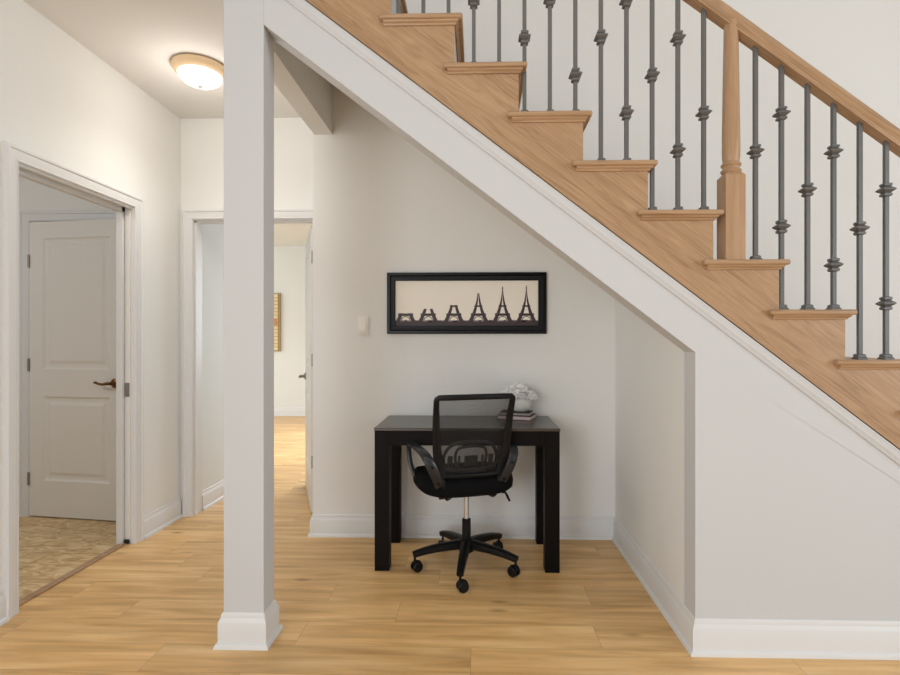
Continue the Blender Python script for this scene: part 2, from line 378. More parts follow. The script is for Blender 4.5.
# baseboards
structure(bbs([(XR, FY, 0), (KX, FY, 0), (KX, NY, 0), (-1.045, NY, 0), (-1.045, HY-0.002, 0)][::-1]).build('baseboard_right', TRIM, None, True, 30))
structure(bbs([(LX, -6.1, 0), (LX, 2.252, 0)][::1]).build('baseboard_left', TRIM, None, True, 30))
structure(bbs([(LX, 3.20, 0), (LX, HY-0.02, 0)]).build('baseboard_hall', TRIM, None, True, 30))
structure(bbs([(-2.02, 4.95, 0), (-2.02, HY+0.121, 0)][::-1]).build('baseboard_corridor', TRIM, None, True, 30))
structure(bbs([(-6.6, 8.55, 0), (-1.045, 8.55, 0)]).build('baseboard_far', TRIM, None, True, 30))
structure(bbs([(-4.4, 3.60, 0), (-3.24, 3.60, 0)]).build('baseboard_side_room', TRIM, None, True, 30))

# door casings
CAS = [(0, 0), (0, 0.010), (0.005, 0.014), (0.010, 0.010), (0.016, 0.011), (0.042, 0.017), (0.048, 0.016), (0.053, 0.022), (0.064, 0.022), (0.070, 0.016), (0.070, 0)]
def casing(p0, p1, ztop, normal, flip=False):
    """p0, p1: foot points of the opening, seen from the side the normal points to, p0 on the left"""
    a, b = Vector(p0), Vector(p1)
    path = [a, a+Vector((0,0,ztop)), b+Vector((0,0,ztop)), b]
    prof = [(-x, y) for x, y in CAS]
    return MB().sweep(prof, path, normal)
structure(casing((LX, 2.322, 0), (LX, 3.13, 0), 2.057, (1, 0, 0)).build('trim_2', TRIM, None, True, 25))
structure(casing((-2.01, HY, 0), (-1.155, HY, 0), 2.10, (0, -1, 0)).build('trim_3', TRIM, None, True, 25))
structure(casing((-3.155, 3.60, 0), (-2.38, 3.60, 0), 2.085, (0, -1, 0)).build('trim_4', TRIM, None, True, 25))
# moulding under the oak stringer
mprof = [(0, 0), (0, 0.010), (-0.006, 0.014), (-0.014, 0.012), (-0.028, 0.012), (-0.038, 0.007), (-0.044, 0.006), (-0.046, 0)]
mp0, mp1 = Vector((-0.86, FY, strz(-0.86)-0.0045)), Vector((XR, FY, strz(XR)-0.0045))
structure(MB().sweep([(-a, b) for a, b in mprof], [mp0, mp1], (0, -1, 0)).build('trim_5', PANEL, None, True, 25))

# ------------------------------------------------------------------ jambs and doors
# pocket door between hall and side room, slid back into the wall
j = MB()
j.box(LX-0.014, LX-0.001, 3.128, 3.16, 0, 2.057)        # front half of the split jamb
j.box(LX-0.091, LX-0.054, 3.105, 3.16, 0, 2.057)        # rear half
j.box(LX-0.091, LX-0.001, 2.297, 2.323, 0, 2.057)        # near jamb
j.box(LX-0.091, LX-0.054, 2.323, 3.128, 2.027, 2.057)
j.box(LX-0.014, LX-0.001, 2.323, 3.128, 2.045, 2.057)
d1 = j.build('trim_6', TRIM); structure(d1)
pd = MB().box(LX-0.050, LX-0.018, 3.122, 3.16+0.35, 0.02, 2.045, 0.002, 1)
d1 = structure(pd.build('door_1', DOORM))
MB().box(LX-0.049, LX-0.019, 3.1195, 3.122, 0.90, 0.985, 0.001, 1).build('edge_pull', NICKEL, d1)
MB().box(LX-0.048, LX-0.02, 3.112, 3.125, 0.006, 0.03).build('floor_guide', DARKGAP, d1)

def panel_door(name, W, H, loc, rz, hinge_z, handle_sides=(-1,), handle_z=0.93, mirror=False, handle_mat=BRASS):
    """slab from local x 0..W, y 0 (front) to .035; two raised panels on both faces"""
    T = 0.035; e = bpy.data.objects.new(name, None); COL.objects.link(e); e.location = loc; e.rotation_euler = (0,0,rz); e['_local'] = 1
    structure(e); WORLD[e.name] = Vector(loc)
    st = 0.112; rows = [(0.25, 0.84), (1.03, H-0.115)]
    mb = MB(); bm = mb.bm
    xs = [0, st, W-st, W]; zs = [0, rows[0][0], rows[0][1], rows[1][0], rows[1][1], H]
    for side, y in ((-1, 0.0), (1, T)):
        for i in range(3):
            for k in range(5):
                x0, x1, z0, z1 = xs[i], xs[i+1], zs[k], zs[k+1]
                if i == 1 and k in (1, 3):
                    rings = []
                    for ins, dy in ((0, 0), (0.012, 0.009), (0.026, 0.011), (0.040, 0.010), (0.060, 0.002)):
                        yy = y-side*dy
                        rings.append([bm.verts.new(p) for p in ((x0+ins, yy, z0+ins), (x1-ins, yy, z0+ins), (x1-ins, yy, z1-ins), (x0+ins, yy, z1-ins))])
                    for r in range(4):
                        for q in range(4): bm.faces.new([rings[r][q], rings[r][(q+1) % 4], rings[r+1][(q+1) % 4], rings[r+1][q]])
                    bm.faces.new(rings[-1])
                else:
                    bm.faces.new([bm.verts.new(p) for p in ((x0, y, z0), (x1, y, z0), (x1, y, z1), (x0, y, z1))])
    for a, b in (((0, 0), (W, 0)), ((W, 0), (W, H)), ((W, H), (0, H)), ((0, H), (0, 0))):
        bm.faces.new([bm.verts.new(p) for p in ((a[0], 0, a[1]), (b[0], 0, b[1]), (b[0], T, b[1]), (a[0], T, a[1]))])
    bmesh.ops.remove_doubles(bm, verts=bm.verts[:], dist=1e-5)
    mb.build('slab', DOORM, e)
    for z in hinge_z:
        MB().tube([(0.0, -0.006, z-0.045), (0.0, -0.006, z+0.045)], 0.007, 8).box(-0.004, 0.0, -0.004, 0.03, z-0.045, z+0.045).build('hinge', NICKEL, e)
    for s in handle_sides:
        y = 0 if s < 0 else T; hx = W-0.07
        hb = MB().lathe([(0.032, 0), (0.031, 0.006*s), (0.024, 0.010*s), (0.013, 0.014*s), (0.011, 0.045*s)], 0, 0, axis='Y', c3=(hx, y, handle_z), n=20)
        hb.tube([(hx+0.006, y+0.046*s, handle_z), (hx-0.02, y+0.048*s, handle_z), (hx-0.05, y+0.05*s, handle_z-0.006), (hx-0.08, y+0.052*s, handle_z-0.002), (hx-0.105, y+0.052*s, handle_z+0.007), (hx-0.118, y+0.05*s, handle_z+0.006)],
                [0.011, 0.011, 0.009, 0.008, 0.009, 0.006], 10)
        hb.build('lever_handle', handle_mat, e, True, 50)
    return e
# side room closet door, slightly ajar, hinged on the left
panel_door('door_2', 0.76, 2.062, (-3.152, 3.585, 0.012), -math.radians(8), (0.26, 1.06, 1.79), (-1,), 0.94)
# door of the far doorway, hinged right, opened into the corridor
rz = math.atan2(4.47-3.71, -1.45+1.157)
panel_door('door_3', 0.80, 2.05, (-1.158, 3.71, 0.012), rz, (0.36, 1.09, 1.83), (1, -1), 0.93, handle_mat=NICKEL)
structure(MB().box(-2.02, -2.009, HY, HY+0.12, 0, 2.10).box(-1.156, -1.145, HY, HY+0.12, 0, 2.10).box(-2.02, -1.145, HY, HY+0.12, 2.095, 2.10)
          .box(-2.009, -1.999, HY+0.02, HY+0.05, 0, 2.095).box(-2.009, -1.156, HY+0.02, HY+0.05, 2.085, 2.095).build('trim_7', TRIM))

# ------------------------------------------------------------------ staircase
st = thing('staircase', 'oak staircase with open cut stringer rising from right to left above the white wall', 'staircase', (1.5, 2.6, 0))
RUN, RISE = 0.2556, 0.1960
TX = lambda k: 1.188+RUN*k          # riser face of the step below tread k's left end
TZ = lambda k: 1.363-RISE*k
KS = list(range(-9, 6))
# stringer: saw-tooth board on the face of the wall
pts = []
for k in KS:
    x = TX(k); pts.append((x, TZ(k-1)-0.021)); pts.append((x, TZ(k)-0.021))
pts = [(max(x, -1.03), z) for x, z in pts]
pl = [( -1.03, strz(-1.03))] + [(TX(KS[-1]), strz(TX(KS[-1])))] + pts[::-1]
SB = MB(); SB.prism(zpoly(pl, FY-0.014), (0, 0.0135, 0)); SB.build('stringer', OAK_S, st)
for k in KS:
    if TX(k) < -0.95: continue
    x0 = TX(k); x1 = x0+RUN; z = TZ(k)
    tr = MB(); bmx = tr.bm
    # tread with rounded nosing at the right end and a return nosing along the front
    prof = [(0, 0), (0, -0.021)]
    yF = FY-0.040
    b = MB().box(x0-0.046, x1+0.033, yF, FY+0.0, z-0.021, z, 0.008, 3)
    b.box(x0+0.001, x1+0.033, FY-0.0005, NY-0.002, z-0.021, z, 0.006, 2)
    b.build('tread', OAK_X, st, True, 40)
    # cove moulding under the nosing
    c = MB(); cp = [(0, 0), (0.017, 0), (0.015, -0.006), (0.008, -0.011), (0.006, -0.017), (0, -0.018)]
    c.sweep(cp, [(x0-0.028, FY-0.014, z-0.021), (x1, FY-0.014, z-0.021), (x1, NY-0.003, z-0.021)])
    c.build('cove_moulding', OAK_X, st, True, 30)
    # riser below the right end
    MB().box(x1-0.018, x1-0.0005, FY, NY-0.002, z-RISE, z-0.021).build('riser', TRIM, st)

# ------------------------------------------------------------------ railing
rl = thing('stair_railing', 'oak handrail on grey iron balusters with knuckles and one turned oak newel', 'railing', (1.0, 2.105, 1.552))
BY = 2.105
railb = lambda x: 2.592-0.748*(x-0.87)
a, bq = -0.9, 2.3
RP = [(-0.024, 0), (-0.026, 0.012), (-0.020, 0.018), (-0.022, 0.024), (-0.030, 0.032), (-0.031, 0.042), (-0.027, 0.052), (-0.014, 0.060), (0, 0.062)]
RP = RP + [(-x, y) for x, y in RP[-2::-1]]
p0, p1 = Vector((a, BY, railb(a))), Vector((bq, BY, railb(bq)))
up = Vector((0.748, 0, 1)).normalized()
hr = MB(); d = (p1-p0)
rg = [[hr.bm.verts.new(p+Vector((0, x, 0))+up*y) for x, y in RP] for p in (p0, p1)]
for k in range(len(RP)): hr.bm.faces.new([rg[0][k], rg[0][(k+1) % len(RP)], rg[1][(k+1) % len(RP)], rg[1][k]])
hr.bm.faces.new(rg[0]); hr.bm.faces.new(rg[1][::-1])
hr.build('handrail', OAK_R, rl, True, 40)
def tread_top(x):
    for k in KS:
        if TX(k)-0.0 <= x < TX(k)+RUN: return TZ(k)
    return 0
seq = 0
for i in range(-5, 15):
    x = 1.009+0.1022*i
    if i == 0: continue
    if x > 2.28: break
    z0 = tread_top(x); zt = railb(x)+0.006; h = 0.0075
    bl = MB().box(x-h, x+h, BY-h, BY+h, z0+0.001, zt)
    bo = bl.build('baluster', IRON, rl)
    if i == -1 or True:
        dbl = (i % 2 == 0)
        zs_ = [2.157-0.7505*(x-0.599), 2.157-0.7505*(x-0.599)+0.45] if dbl else [2.463-0.757*(x-0.495)]
        # odd indexes carry one centre knuckle, even indexes carry two
    for zc in zs_:
        if z0+0.03 < zc < zt-0.05:
            MB().lathe([(0.0095, -0.027), (0.015, -0.024), (0.015, -0.016), (0.011, -0.012), (0.018, -0.007), (0.0235, -0.002), (0.0235, 0.002), (0.018, 0.007), (0.011, 0.012), (0.015, 0.016), (0.015, 0.024), (0.0095, 0.027)],
                       x, BY, zc, 4, True).build('knuckle', IRON, bo)
    MB().lathe([(0.019, 0), (0.019, 0.006), (0.015, 0.010), (0.015, 0.018), (0.011, 0.022)], x, BY, z0, 4, True).build('shoe', IRON, bo)
for i in range(-14, -5):
    x = 1.009+0.1022*i
    z0 = tread_top(x); zt = railb(x)+0.006; h = 0.0075
    bo = MB().box(x-h, x+h, BY-h, BY+h, z0+0.001, zt).build('baluster', IRON, rl)
    dbl = (i % 2 == 0)
    zs_ = [2.157-0.7505*(x-0.599), 2.157-0.7505*(x-0.599)+0.45] if dbl else [2.463-0.757*(x-0.495)]
    for zc in zs_:
        MB().lathe([(0.0095, -0.027), (0.015, -0.024), (0.015, -0.016), (0.011, -0.012), (0.018, -0.007), (0.0235, -0.002), (0.0235, 0.002), (0.018, 0.007), (0.011, 0.012), (0.015, 0.016), (0.015, 0.024), (0.0095, 0.027)],
                   x, BY, zc, 4, True).build('knuckle', IRON, bo)
    MB().lathe([(0.019, 0), (0.019, 0.006), (0.015, 0.010), (0.015, 0.018), (0.011, 0.022)], x, BY, z0, 4, True).build('shoe', IRON, bo)
# newel
nx, nz = 1.015, 1.559; hw = 0.0385
nb = MB()
nb.box(nx-hw, nx+hw, BY-hw, BY+hw, nz+0.0005, nz+0.335)
nb.lathe([(hw, 0.335), (0.026, 0.350)], nx, BY, nz, 4, True)
nb.lathe([(0.028, 0.345), (0.036, 0.352), (0.039, 0.358), (0.036, 0.364), (0.031, 0.368), (0.031, 0.374), (0.036, 0.378), (0.038, 0.383), (0.035, 0.389), (0.030, 0.394),
          (0.0325, 0.41), (0.0335, 0.44), (0.0330, 0.52), (0.0300, 0.72), (0.0270, 0.90), (0.0262, railb(nx)-nz+0.03)], nx, BY, nz, 28)
nb.build('newel_post', OAK_Z, rl, True, 35)

# ------------------------------------------------------------------ ceiling light
cl = thing('ceiling_light', 'lit flush dome ceiling light with tan ring on the hallway ceiling', 'ceiling light', (-1.59, 2.95, CZ))
lx, ly = -1.59, 2.95
MB().lathe([(0.136, 0.0), (0.148, -0.006), (0.149, -0.018), (0.143, -0.026), (0.138, -0.034), (0.127, -0.046), (0.116, -0.049), (0.116, -0.001)][::-1], lx, ly, CZ, 48).build('ring', LAMPW, cl, True, 40)
dm = [(0.119, -0.044)]
for q in range(1, 12):
    th = q/12*PI/2; dm.append((0.119*math.cos(th), -0.044-0.066*math.sin(th)))
dm.append((0.004, -0.110))
MB().lathe(dm[::-1], lx, ly, CZ, 48).build('glass_dome', GLOW, cl, True, 60)
MB().lathe([(0.004, -0.126), (0.010, -0.122), (0.012, -0.116), (0.010, -0.110), (0.010, -0.106)], lx, ly, CZ, 16).build('finial', NICKEL, cl, True, 50)
pl_ = bpy.data.lights.new('ceiling_light_bulb', 'POINT'); pl_.energy = 4.4; pl_.color = (1.0, 0.95, 0.88); pl_.shadow_soft_size = 0.10
po = bpy.data.objects.new('ceiling_light_bulb', pl_); COL.objects.link(po); po.location = (lx, ly, CZ-0.26)

sl_ = bpy.data.lights.new('ceiling_light_downward', 'SPOT'); sl_.energy = 15; sl_.color = (1.0, 0.96, 0.90); sl_.shadow_soft_size = 0.10; sl_.spot_size = math.radians(165); sl_.spot_blend = 1.0
so_ = bpy.data.objects.new('ceiling_light_downward', sl_); COL.objects.link(so_); so_.location = (lx, ly, CZ-0.24)
# ------------------------------------------------------------------ switch, picture
sw = thing('light_switch', 'white rocker light switch plate on the wall left of the framed picture', 'light switch', (-0.7215, NY, 1.34))
MB().box(-0.757, -0.687, NY-0.006, NY-0.0005, 1.278, 1.398, 0.003, 2).build('wall_plate', SWITCHM, sw, True, 40)
MB().prism([(-0.7385, NY-0.006, 1.305), (-0.7385, NY-0.006, 1.371), (-0.7385, NY-0.008, 1.371), (-0.7385, NY-0.0125, 1.305)], (0.033, 0, 0)).build('rocker', SWITCHM, sw)

pf = thing('framed_picture', 'wide black framed sepia photo of six stages of an iron tower hanging above the desk', 'picture', (-0.067, NY, 1.29))
px0, px1, pz0, pz1 = -0.567, 0.435, 1.285, 1.671
fp = [(0, 0), (0, 0.026), (0.004, 0.030), (0.018, 0.030), (0.024, 0.024), (0.040, 0.021), (0.047, 0.021), (0.051, 0.018), (0.051, 0)]
MB().sweep(fp, [(px0, NY-0.002, pz0), (px1, NY-0.002, pz0), (px1, NY-0.002, pz1), (px0, NY-0.002, pz1)][::-1], (0, -1, 0), True).build('frame', FRAMEM, pf, True, 20)
ph = MB(); yb = NY-0.010
ix0, ix1, iz0, iz1 = px0+0.051, px1-0.051, pz0+0.051, pz1-0.051
ph.box(ix0-0.004, ix1+0.004, yb, yb+0.006, iz0-0.004, iz1+0.004)
ys = yb-0.0006
def flat(poly, mi, y=None): 
    y = ys if y is None else y
    f = ph.bm.faces.new([ph.bm.verts.new((x, y, z)) for x, z in poly]); f.material_index = mi
def fpx(u, v):       # u, v as fractions of the image
    return (ix0+u*(ix1-ix0), iz0+v*(iz1-iz0))
IW, IH = ix1-ix0, iz1-iz0
gz = 0.085
flat([fpx(0, 0), fpx(1, 0), fpx(1, gz), fpx(0, gz)], 2)
flat([fpx(0, gz), fpx(1, gz), fpx(1, gz+0.035), fpx(0, gz+0.035)], 3, yb-0.0004)
rr = random.Random(4)
for i in range(60):
    u = rr.random()*0.985; wv_ = 0.008+rr.random()*0.02; h = 0.02+rr.random()*0.06
    flat([fpx(u, gz-0.02), fpx(u+wv_, gz-0.02), fpx(u+wv_, gz+h*0.6), fpx(u, gz+h*0.6)], 3 if rr.random() < 0.6 else 2, yb-0.0005)
def tower(uc, ht, sc=1.0):
    """ht: built height in fractions of the full tower (1 = complete); full tower 0.82 of the image height"""
    S = 0.82*IH*sc; cx, z0 = fpx(uc, gz-0.01)
    half = lambda t: S*(0.27*(1-t)**2.1+0.012*(1-t)+0.008) if t < 1 else 0.002
    def strip(t0, t1, w0, w1, side):
        a0, a1 = half(t0), half(t1)
        flat([(cx+side*a0, z0+t0*S), (cx+side*max(0, a0-w0*S), z0+t0*S), (cx+side*max(0, a1-w1*S), z0+t1*S), (cx+side*a1, z0+t1*S)], 2)
    n = 14
    for q in range(n):
        t0, t1 = q/n, (q+1)/n
        if t0 >= ht: break
        t1 = min(t1, ht)
        wfun = lambda t: max(0.02, 0.125*(1-t*1.1))
        for sd in (-1, 1): strip(t0, t1, wfun(t0), wfun(t1), sd)
    def platform(t, th, over=1.12):
        if t > ht: return
        a0 = half(t)*over
        flat([(cx-a0, z0+(t-th)*S), (cx+a0, z0+(t-th)*S), (cx+a0, z0+(t+th)*S), (cx-a0, z0+(t+th)*S)], 2, ys-0.0001)
    platform(0.21, 0.034); platform(0.44, 0.022); platform(0.93, 0.012, 2.0)
    if ht >= 0.22:     # arch between the legs
        for q in range(8):
            a0, a1 = PI*q/8, PI*(q+1)/8; R0, R1 = 0.125*S, 0.10*S
            flat([(cx+R0*math.cos(a0), z0+0.06*S+R0*math.sin(a0)*0.9), (cx+R0*math.cos(a1), z0+0.06*S+R0*math.sin(a1)*0.9), (cx+R1*math.cos(a1), z0+0.06*S+R1*math.sin(a1)*0.9), (cx+R1*math.cos(a0), z0+0.06*S+R1*math.sin(a0)*0.9)], 3, ys-0.0002)
    # base blocks
    for sd in (-1, 1):
        a0 = half(0)
        flat([(cx+sd*(a0+0.02*S), z0), (cx+sd*(a0-0.11*S), z0), (cx+sd*(a0-0.10*S), z0+0.05*S), (cx+sd*(a0+0.01*S), z0+0.05*S)], 2, ys-0.0002)
for uc, ht in ((0.072, 0.25), (0.231, 0.37), (0.411, 0.47), (0.583, 0.79), (0.752, 0.97), (0.918, 1.0)): tower(uc, ht)
ph.build('photo_print', [PHOTO_BG, PHOTO_SKY2, PHOTO_DK, PHOTO_MD], pf)

# ------------------------------------------------------------------ wall art in the far room
wa = thing('wall_art', 'pale slatted wooden wall hanging on the far room wall beyond the doorway', 'wall art', (-3.55, 8.55, 1.07))
MB().box(-3.86, -3.25, 8.515, 8.548, 1.07, 2.03, 0.003, 1).build('backing_frame', ARTD, wa)
sl = MB(); 
for q in range(16): sl.box(-3.85, -3.285, 8.497+0.004*(q % 3), 8.5149, 1.085+q*0.0585, 1.085+q*0.0585+0.05, 0.003, 1)
sl.build('slats', ARTW, wa)
MB().box(-3.37, -3.30, 8.488, 8.4965, 1.50, 1.61, 0.002, 1).build('inlay', ARTO, wa)

# ------------------------------------------------------------------ desk
dk = thing('desk', 'dark espresso parsons desk with thick square legs against the nook wall', 'desk', (-0.055, 3.03, 0))
DX0, DX1, DY0, DY1, DZ = -0.552, 0.442, 2.79, 3.258, 0.772
MB().box(DX0-0.003, DX1+0.003, DY0-0.003, DY1+0.003, DZ-0.016, DZ, 0.002, 1).build('desktop', ESPT, dk)
L_ = 0.078
MB().box(DX0+L_, DX1-L_, DY0, DY0+0.025, DZ-0.094, DZ-0.0162).build('front_apron', ESP, dk)
MB().box(DX0+L_, DX1-L_, DY1-0.025, DY1, DZ-0.094, DZ-0.0162).build('rear_apron', ESP, dk)
for s_, xa in ((0, DX0), (1, DX1-0.025)):
    MB().box(xa, xa+0.025, DY0+L_, DY1-L_, DZ-0.094, DZ-0.0162).build('side_apron', ESP, dk)
for xa in (DX0, DX1-L_):
    for ya in (DY0, DY1-L_):
        MB().box(xa, xa+L_, ya, ya+L_, 0.0, DZ-0.0162, 0.0015, 1).build('leg', ESP, dk)

# ------------------------------------------------------------------ books, vase, flowers
def book(name, label, cx, cy, z, w, d, h, rz, cover, pages):
    t = thing(name, label, 'book', (cx, cy, z), 'books under the vase', rz, True)
    c = MB(); c.box(-w/2, w/2, -d/2, d/2, 0, 0.0022, 0.0006, 1); c.box(-w/2, w/2, -d/2, d/2, h-0.0022, h, 0.0006, 1)
    c.box(-w/2, -w/2+0.003, -d/2, d/2, 0, h, 0.0008, 1); c.build('cover', cover, t)
    MB().box(-w/2+0.003, w/2-0.003, -d/2+0.003, d/2-0.003, 0.0022, h-0.0022).build('pages', pages, t)
    return t
bz = DZ
book('book', 'pinkish thick book flat on the desk, lower of the two', 0.242, 3.157, bz+0.0005, 0.205, 0.15, 0.024, math.radians(-20), BOOKD, PINKP)
book('book', 'thinner dark covered book on top of the pinkish book, under the vase', 0.240, 3.160, bz+0.0250, 0.185, 0.13, 0.017, math.radians(-14), BOOKB, GREYPG)
vz = bz+0.0425
vx, vy = 0.262, 3.155
vs = thing('vase', 'round ribbed white ceramic vase standing on the stacked books', 'vase', (vx, vy, vz))
vb = MB(); prof = [(0.030, 0), (0.044, 0.005), (0.057, 0.022), (0.0625, 0.045), (0.061, 0.066), (0.054, 0.084), (0.045, 0.095), (0.041, 0.098), (0.037, 0.098), (0.041, 0.088), (0.044, 0.06)]
nn = 72; rings = []
for r, h in prof:
    rings.append([vb.bm.verts.new((vx+r*(1+0.035*abs(math.sin(9*2*PI*k/nn)))*math.cos(2*PI*k/nn), vy+r*(1+0.035*abs(math.sin(9*2*PI*k/nn)))*math.sin(2*PI*k/nn), vz+h)) for k in range(nn)])
for i in range(len(rings)-1):
    for k in range(nn): vb.bm.faces.new([rings[i][k], rings[i][(k+1) % nn], rings[i+1][(k+1) % nn], rings[i+1][k]])
vb.bm.faces.new(rings[0][::-1]); vb.bm.faces.new(rings[-1])
vb.build('bowl', CERAM, vs, True, 70)
fl = thing('flower_bouquet', 'full bunch of ruffled white flowers standing in the ribbed vase', 'flowers', (vx, vy, vz+0.08))
def bloom(cx, cy, cz, R, seed):
    r = random.Random(seed); mb = MB()
    for lay in range(5):
        npet = 5+lay*2; tilt = 0.25+lay*0.30
        for q in range(npet):
            az = 2*PI*q/npet+r.random()*0.5+lay; ln = R*(0.75+0.1*lay)*(0.9+0.2*r.random()); wd = R*0.55
            out = Vector((math.cos(az), math.sin(az), 0)); side = Vector((-math.sin(az), math.cos(az), 0)); grid = []
            for i in range(5):
                t = i/4; row = []
                ang = tilt*(0.3+0.9*t)
                c = out*(ln*t*math.sin(ang))+Vector((0,0,1))*(ln*t*math.cos(ang))
                for k in range(5):
                    s = (k-2)/2; wv = wd*math.sin(PI*(0.15+0.75*t))*0.8
                    row.append(mb.bm.verts.new(Vector((cx, cy, cz))+c+side*s*wv-out*(0.25*wv*s*s)+Vector((0, 0, R*0.08*math.sin(5*s+q)*t))))
                grid.append(row)
            for i in range(4):
                for k in range(4): mb.bm.faces.new([grid[i][k], grid[i][k+1], grid[i+1][k+1], grid[i+1][k]])
    bmesh.ops.create_icosphere(mb.bm, subdivisions=2, radius=R*0.62, matrix=Matrix.Translation((cx, cy, cz+R*0.25)))
    return mb
for q, (dx, dy, dz, R) in enumerate(((-0.085, -0.008, 0.0, 0.050), (0.055, -0.012, -0.002, 0.050), (-0.02, -0.035, 0.006, 0.052), (-0.02, 0.028, 0.030, 0.055), (-0.06, 0.03, 0.020, 0.050), (0.035, 0.03, 0.018, 0.050), (0.005, -0.005, 0.040, 0.046), (-0.045, -0.01, 0.032, 0.046))):
    bloom(vx+dx, vy+dy, vz+0.094+dz-0.004, R, q).build('bloom', PETAL, fl, True, 80)
lf = MB()
for q in range(9):
    az = 2*PI*q/9+0.3
    lf.tube([(vx+0.01*math.cos(az), vy+0.01*math.sin(az), vz+0.02), (vx+0.028*math.cos(az), vy+0.028*math.sin(az), vz+0.096), (vx+0.055*math.cos(az), vy+0.055*math.sin(az), vz+0.104)], [0.003, 0.006, 0.001], 6)
lf.build('stems', LEAF, fl)

# ------------------------------------------------------------------ office chair
CA = math.radians(17)
ch = thing('office_chair', 'black mesh back swivel office chair on casters pulled up to the desk', 'chair', (-0.058, 2.85, 0), None, CA, True)
def arc(pts, sub=6):
    """Catmull-Rom through pts"""
    P = [Vector(p) for p in pts]; out = []
    for i in range(len(P)-1):
        p0, p1, p2, p3 = P[max(i-1, 0)], P[i], P[i+1], P[min(i+2, len(P)-1)]
        for s in range(sub):
            t = s/sub
            out.append(0.5*((2*p1)+(-p0+p2)*t+(2*p0-5*p1+4*p2-p3)*t*t+(-p0+3*p1-3*p2+p3)*t**3))
    out.append(P[-1]); return out
# star base
MB().lathe([(0.030, 0.085), (0.042, 0.095), (0.044, 0.145), (0.032, 0.160), (0.024, 0.165), (0.024, 0.265), (0.020, 0.268)], 0, 0, 0, 24).build('base_hub', BLK, ch, True, 40)
for q in range(5):
    a_ = math.radians(265+72*q)-CA
    u = Vector((math.cos(a_), math.sin(a_), 0))
    path = arc([u*0.03+Vector((0,0,0.130)), u*0.12+Vector((0,0,0.124)), u*0.22+Vector((0,0,0.110)), u*0.293+Vector((0,0,0.092))], 4)
    nn_ = len(path)
    lg = MB().tube(path, [(0.028-0.010*i/(nn_-1), 0.024-0.009*i/(nn_-1)) for i in range(nn_)], 12, power=4)
    lg.build('base_leg', BLK, ch, True, 40)
    cs = MB(); c0 = u*0.283
    wa_ = a_+(0.5, 1.2, -0.4, 0.9, 2.0)[q]; ax = Vector((math.cos(wa_), math.sin(wa_), 0)); fw = Vector((-math.sin(wa_), math.cos(wa_), 0))
    R = 0.0275; cc = c0+fw*0.012
    cs.tube([c0+Vector((0,0,0.055)), c0+Vector((0,0,0.083))], 0.007, 8)
    for sd in (-1, 1):
        cs.tube([cc+ax*sd*0.005+Vector((0,0,R)), cc+ax*sd*0.008+Vector((0,0,R)), cc+ax*sd*0.020+Vector((0,0,R)), cc+ax*sd*0.024+Vector((0,0,R))], [R*0.93, R, R, R*0.85], 20)
    hood = [cc+fw*(R*1.02*math.cos(th))+Vector((0,0,R+R*1.06*math.sin(th))) for th in [PI*(0.05+0.8*k/8) for k in range(9)]]
    cs.tube(hood, [(0.021, 0.003)]*9 if False else [(0.006, 0.004)]*9, 8)
    cs.build('caster', BLK, ch, True, 40)
MB().tube([(0,0,0.262), (0,0,0.44)], 0.0135, 20).build('gas_lift', CHROME, ch, True, 40)
mc = MB().box(-0.07, 0.07, -0.13, 0.10, 0.425, 0.458, 0.01, 2)
mc.box(-0.17, 0.17, -0.05, -0.02, 0.437, 0.452, 0.003, 1)
mc.build('seat_mechanism', BLK, ch, True, 40)
lv = MB().tube([(0.06, -0.09, 0.44), (0.15, -0.12, 0.436), (0.182, -0.13, 0.43)], 0.005, 8)
lv.tube([(0.178, -0.13, 0.435), (0.188, -0.133, 0.415), (0.200, -0.136, 0.388)], [(0.008, 0.005), (0.013, 0.007), (0.011, 0.006)], 12)
lv.build('height_lever', BLK, ch, True, 40)
# seat cushion: superellipse outline, domed
sb = MB(); rows = []
for h, sc in ((0.444, 0.80), (0.448, 0.92), (0.462, 0.985), (0.490, 1.0), (0.514, 0.985), (0.530, 0.93), (0.537, 0.80), (0.541, 0.55), (0.542, 0.25)):
    ring = []
    for k in range(48):
        th = 2*PI*k/48; c_, s_ = math.cos(th), math.sin(th)
        x = 0.262*math.copysign(abs(c_)**0.62, c_)*sc; y = 0.235*math.copysign(abs(s_)**0.62, s_)*sc+0.01; x -= 0.022
        drop = -0.018*max(0, (y-0.10)/0.14)**2 + 0.006*(abs(x+0.022)/0.25)**3
        ring.append(sb.bm.verts.new((x, y, h+drop)))
    rows.append(ring)
for i in range(len(rows)-1):
    for k in range(48): sb.bm.faces.new([rows[i][k], rows[i][(k+1) % 48], rows[i+1][(k+1) % 48], rows[i+1][k]])
sb.bm.faces.new(rows[0][::-1]); sb.bm.faces.new(rows[-1])
sb.build('seat', FAB, ch, True, 60)
# backrest
BT = lambda z: -0.205-0.085*max(0.0, (z-0.56))/0.42-0.02*max(0.0, z-0.85)/0.13      # local y of the back plane at height z
frame = ch
def backpt(x, z): return Vector((x, BT(z)-0.05*(1-(x/0.2)**2)*0.6+0.03, z))
BX = -0.030
bp_ = lambda x, z: backpt(x, z)+Vector((BX, 0, 0))
side = [(0.152, 0.545), (0.172, 0.63), (0.186, 0.74), (0.193, 0.86), (0.1975, 0.945)]
loop = arc([bp_(-x, z) for x, z in side], 5) + [bp_(-0.196, 0.955)] + [bp_(-0.185+0.37*i/10, 0.963+0.003*math.sin(PI*i/10)) for i in range(11)] + [bp_(0.196, 0.955)] + arc([bp_(x, z) for x, z in side[::-1]], 5)
fb = MB(); n_ = len(loop)
fb.tube(loop, [(0.0145+0.011*max(0, min(1, (0.93-p.z)/0.30)), 0.011) for p in loop], 12, ref=(0, 1, 0), power=3.5)
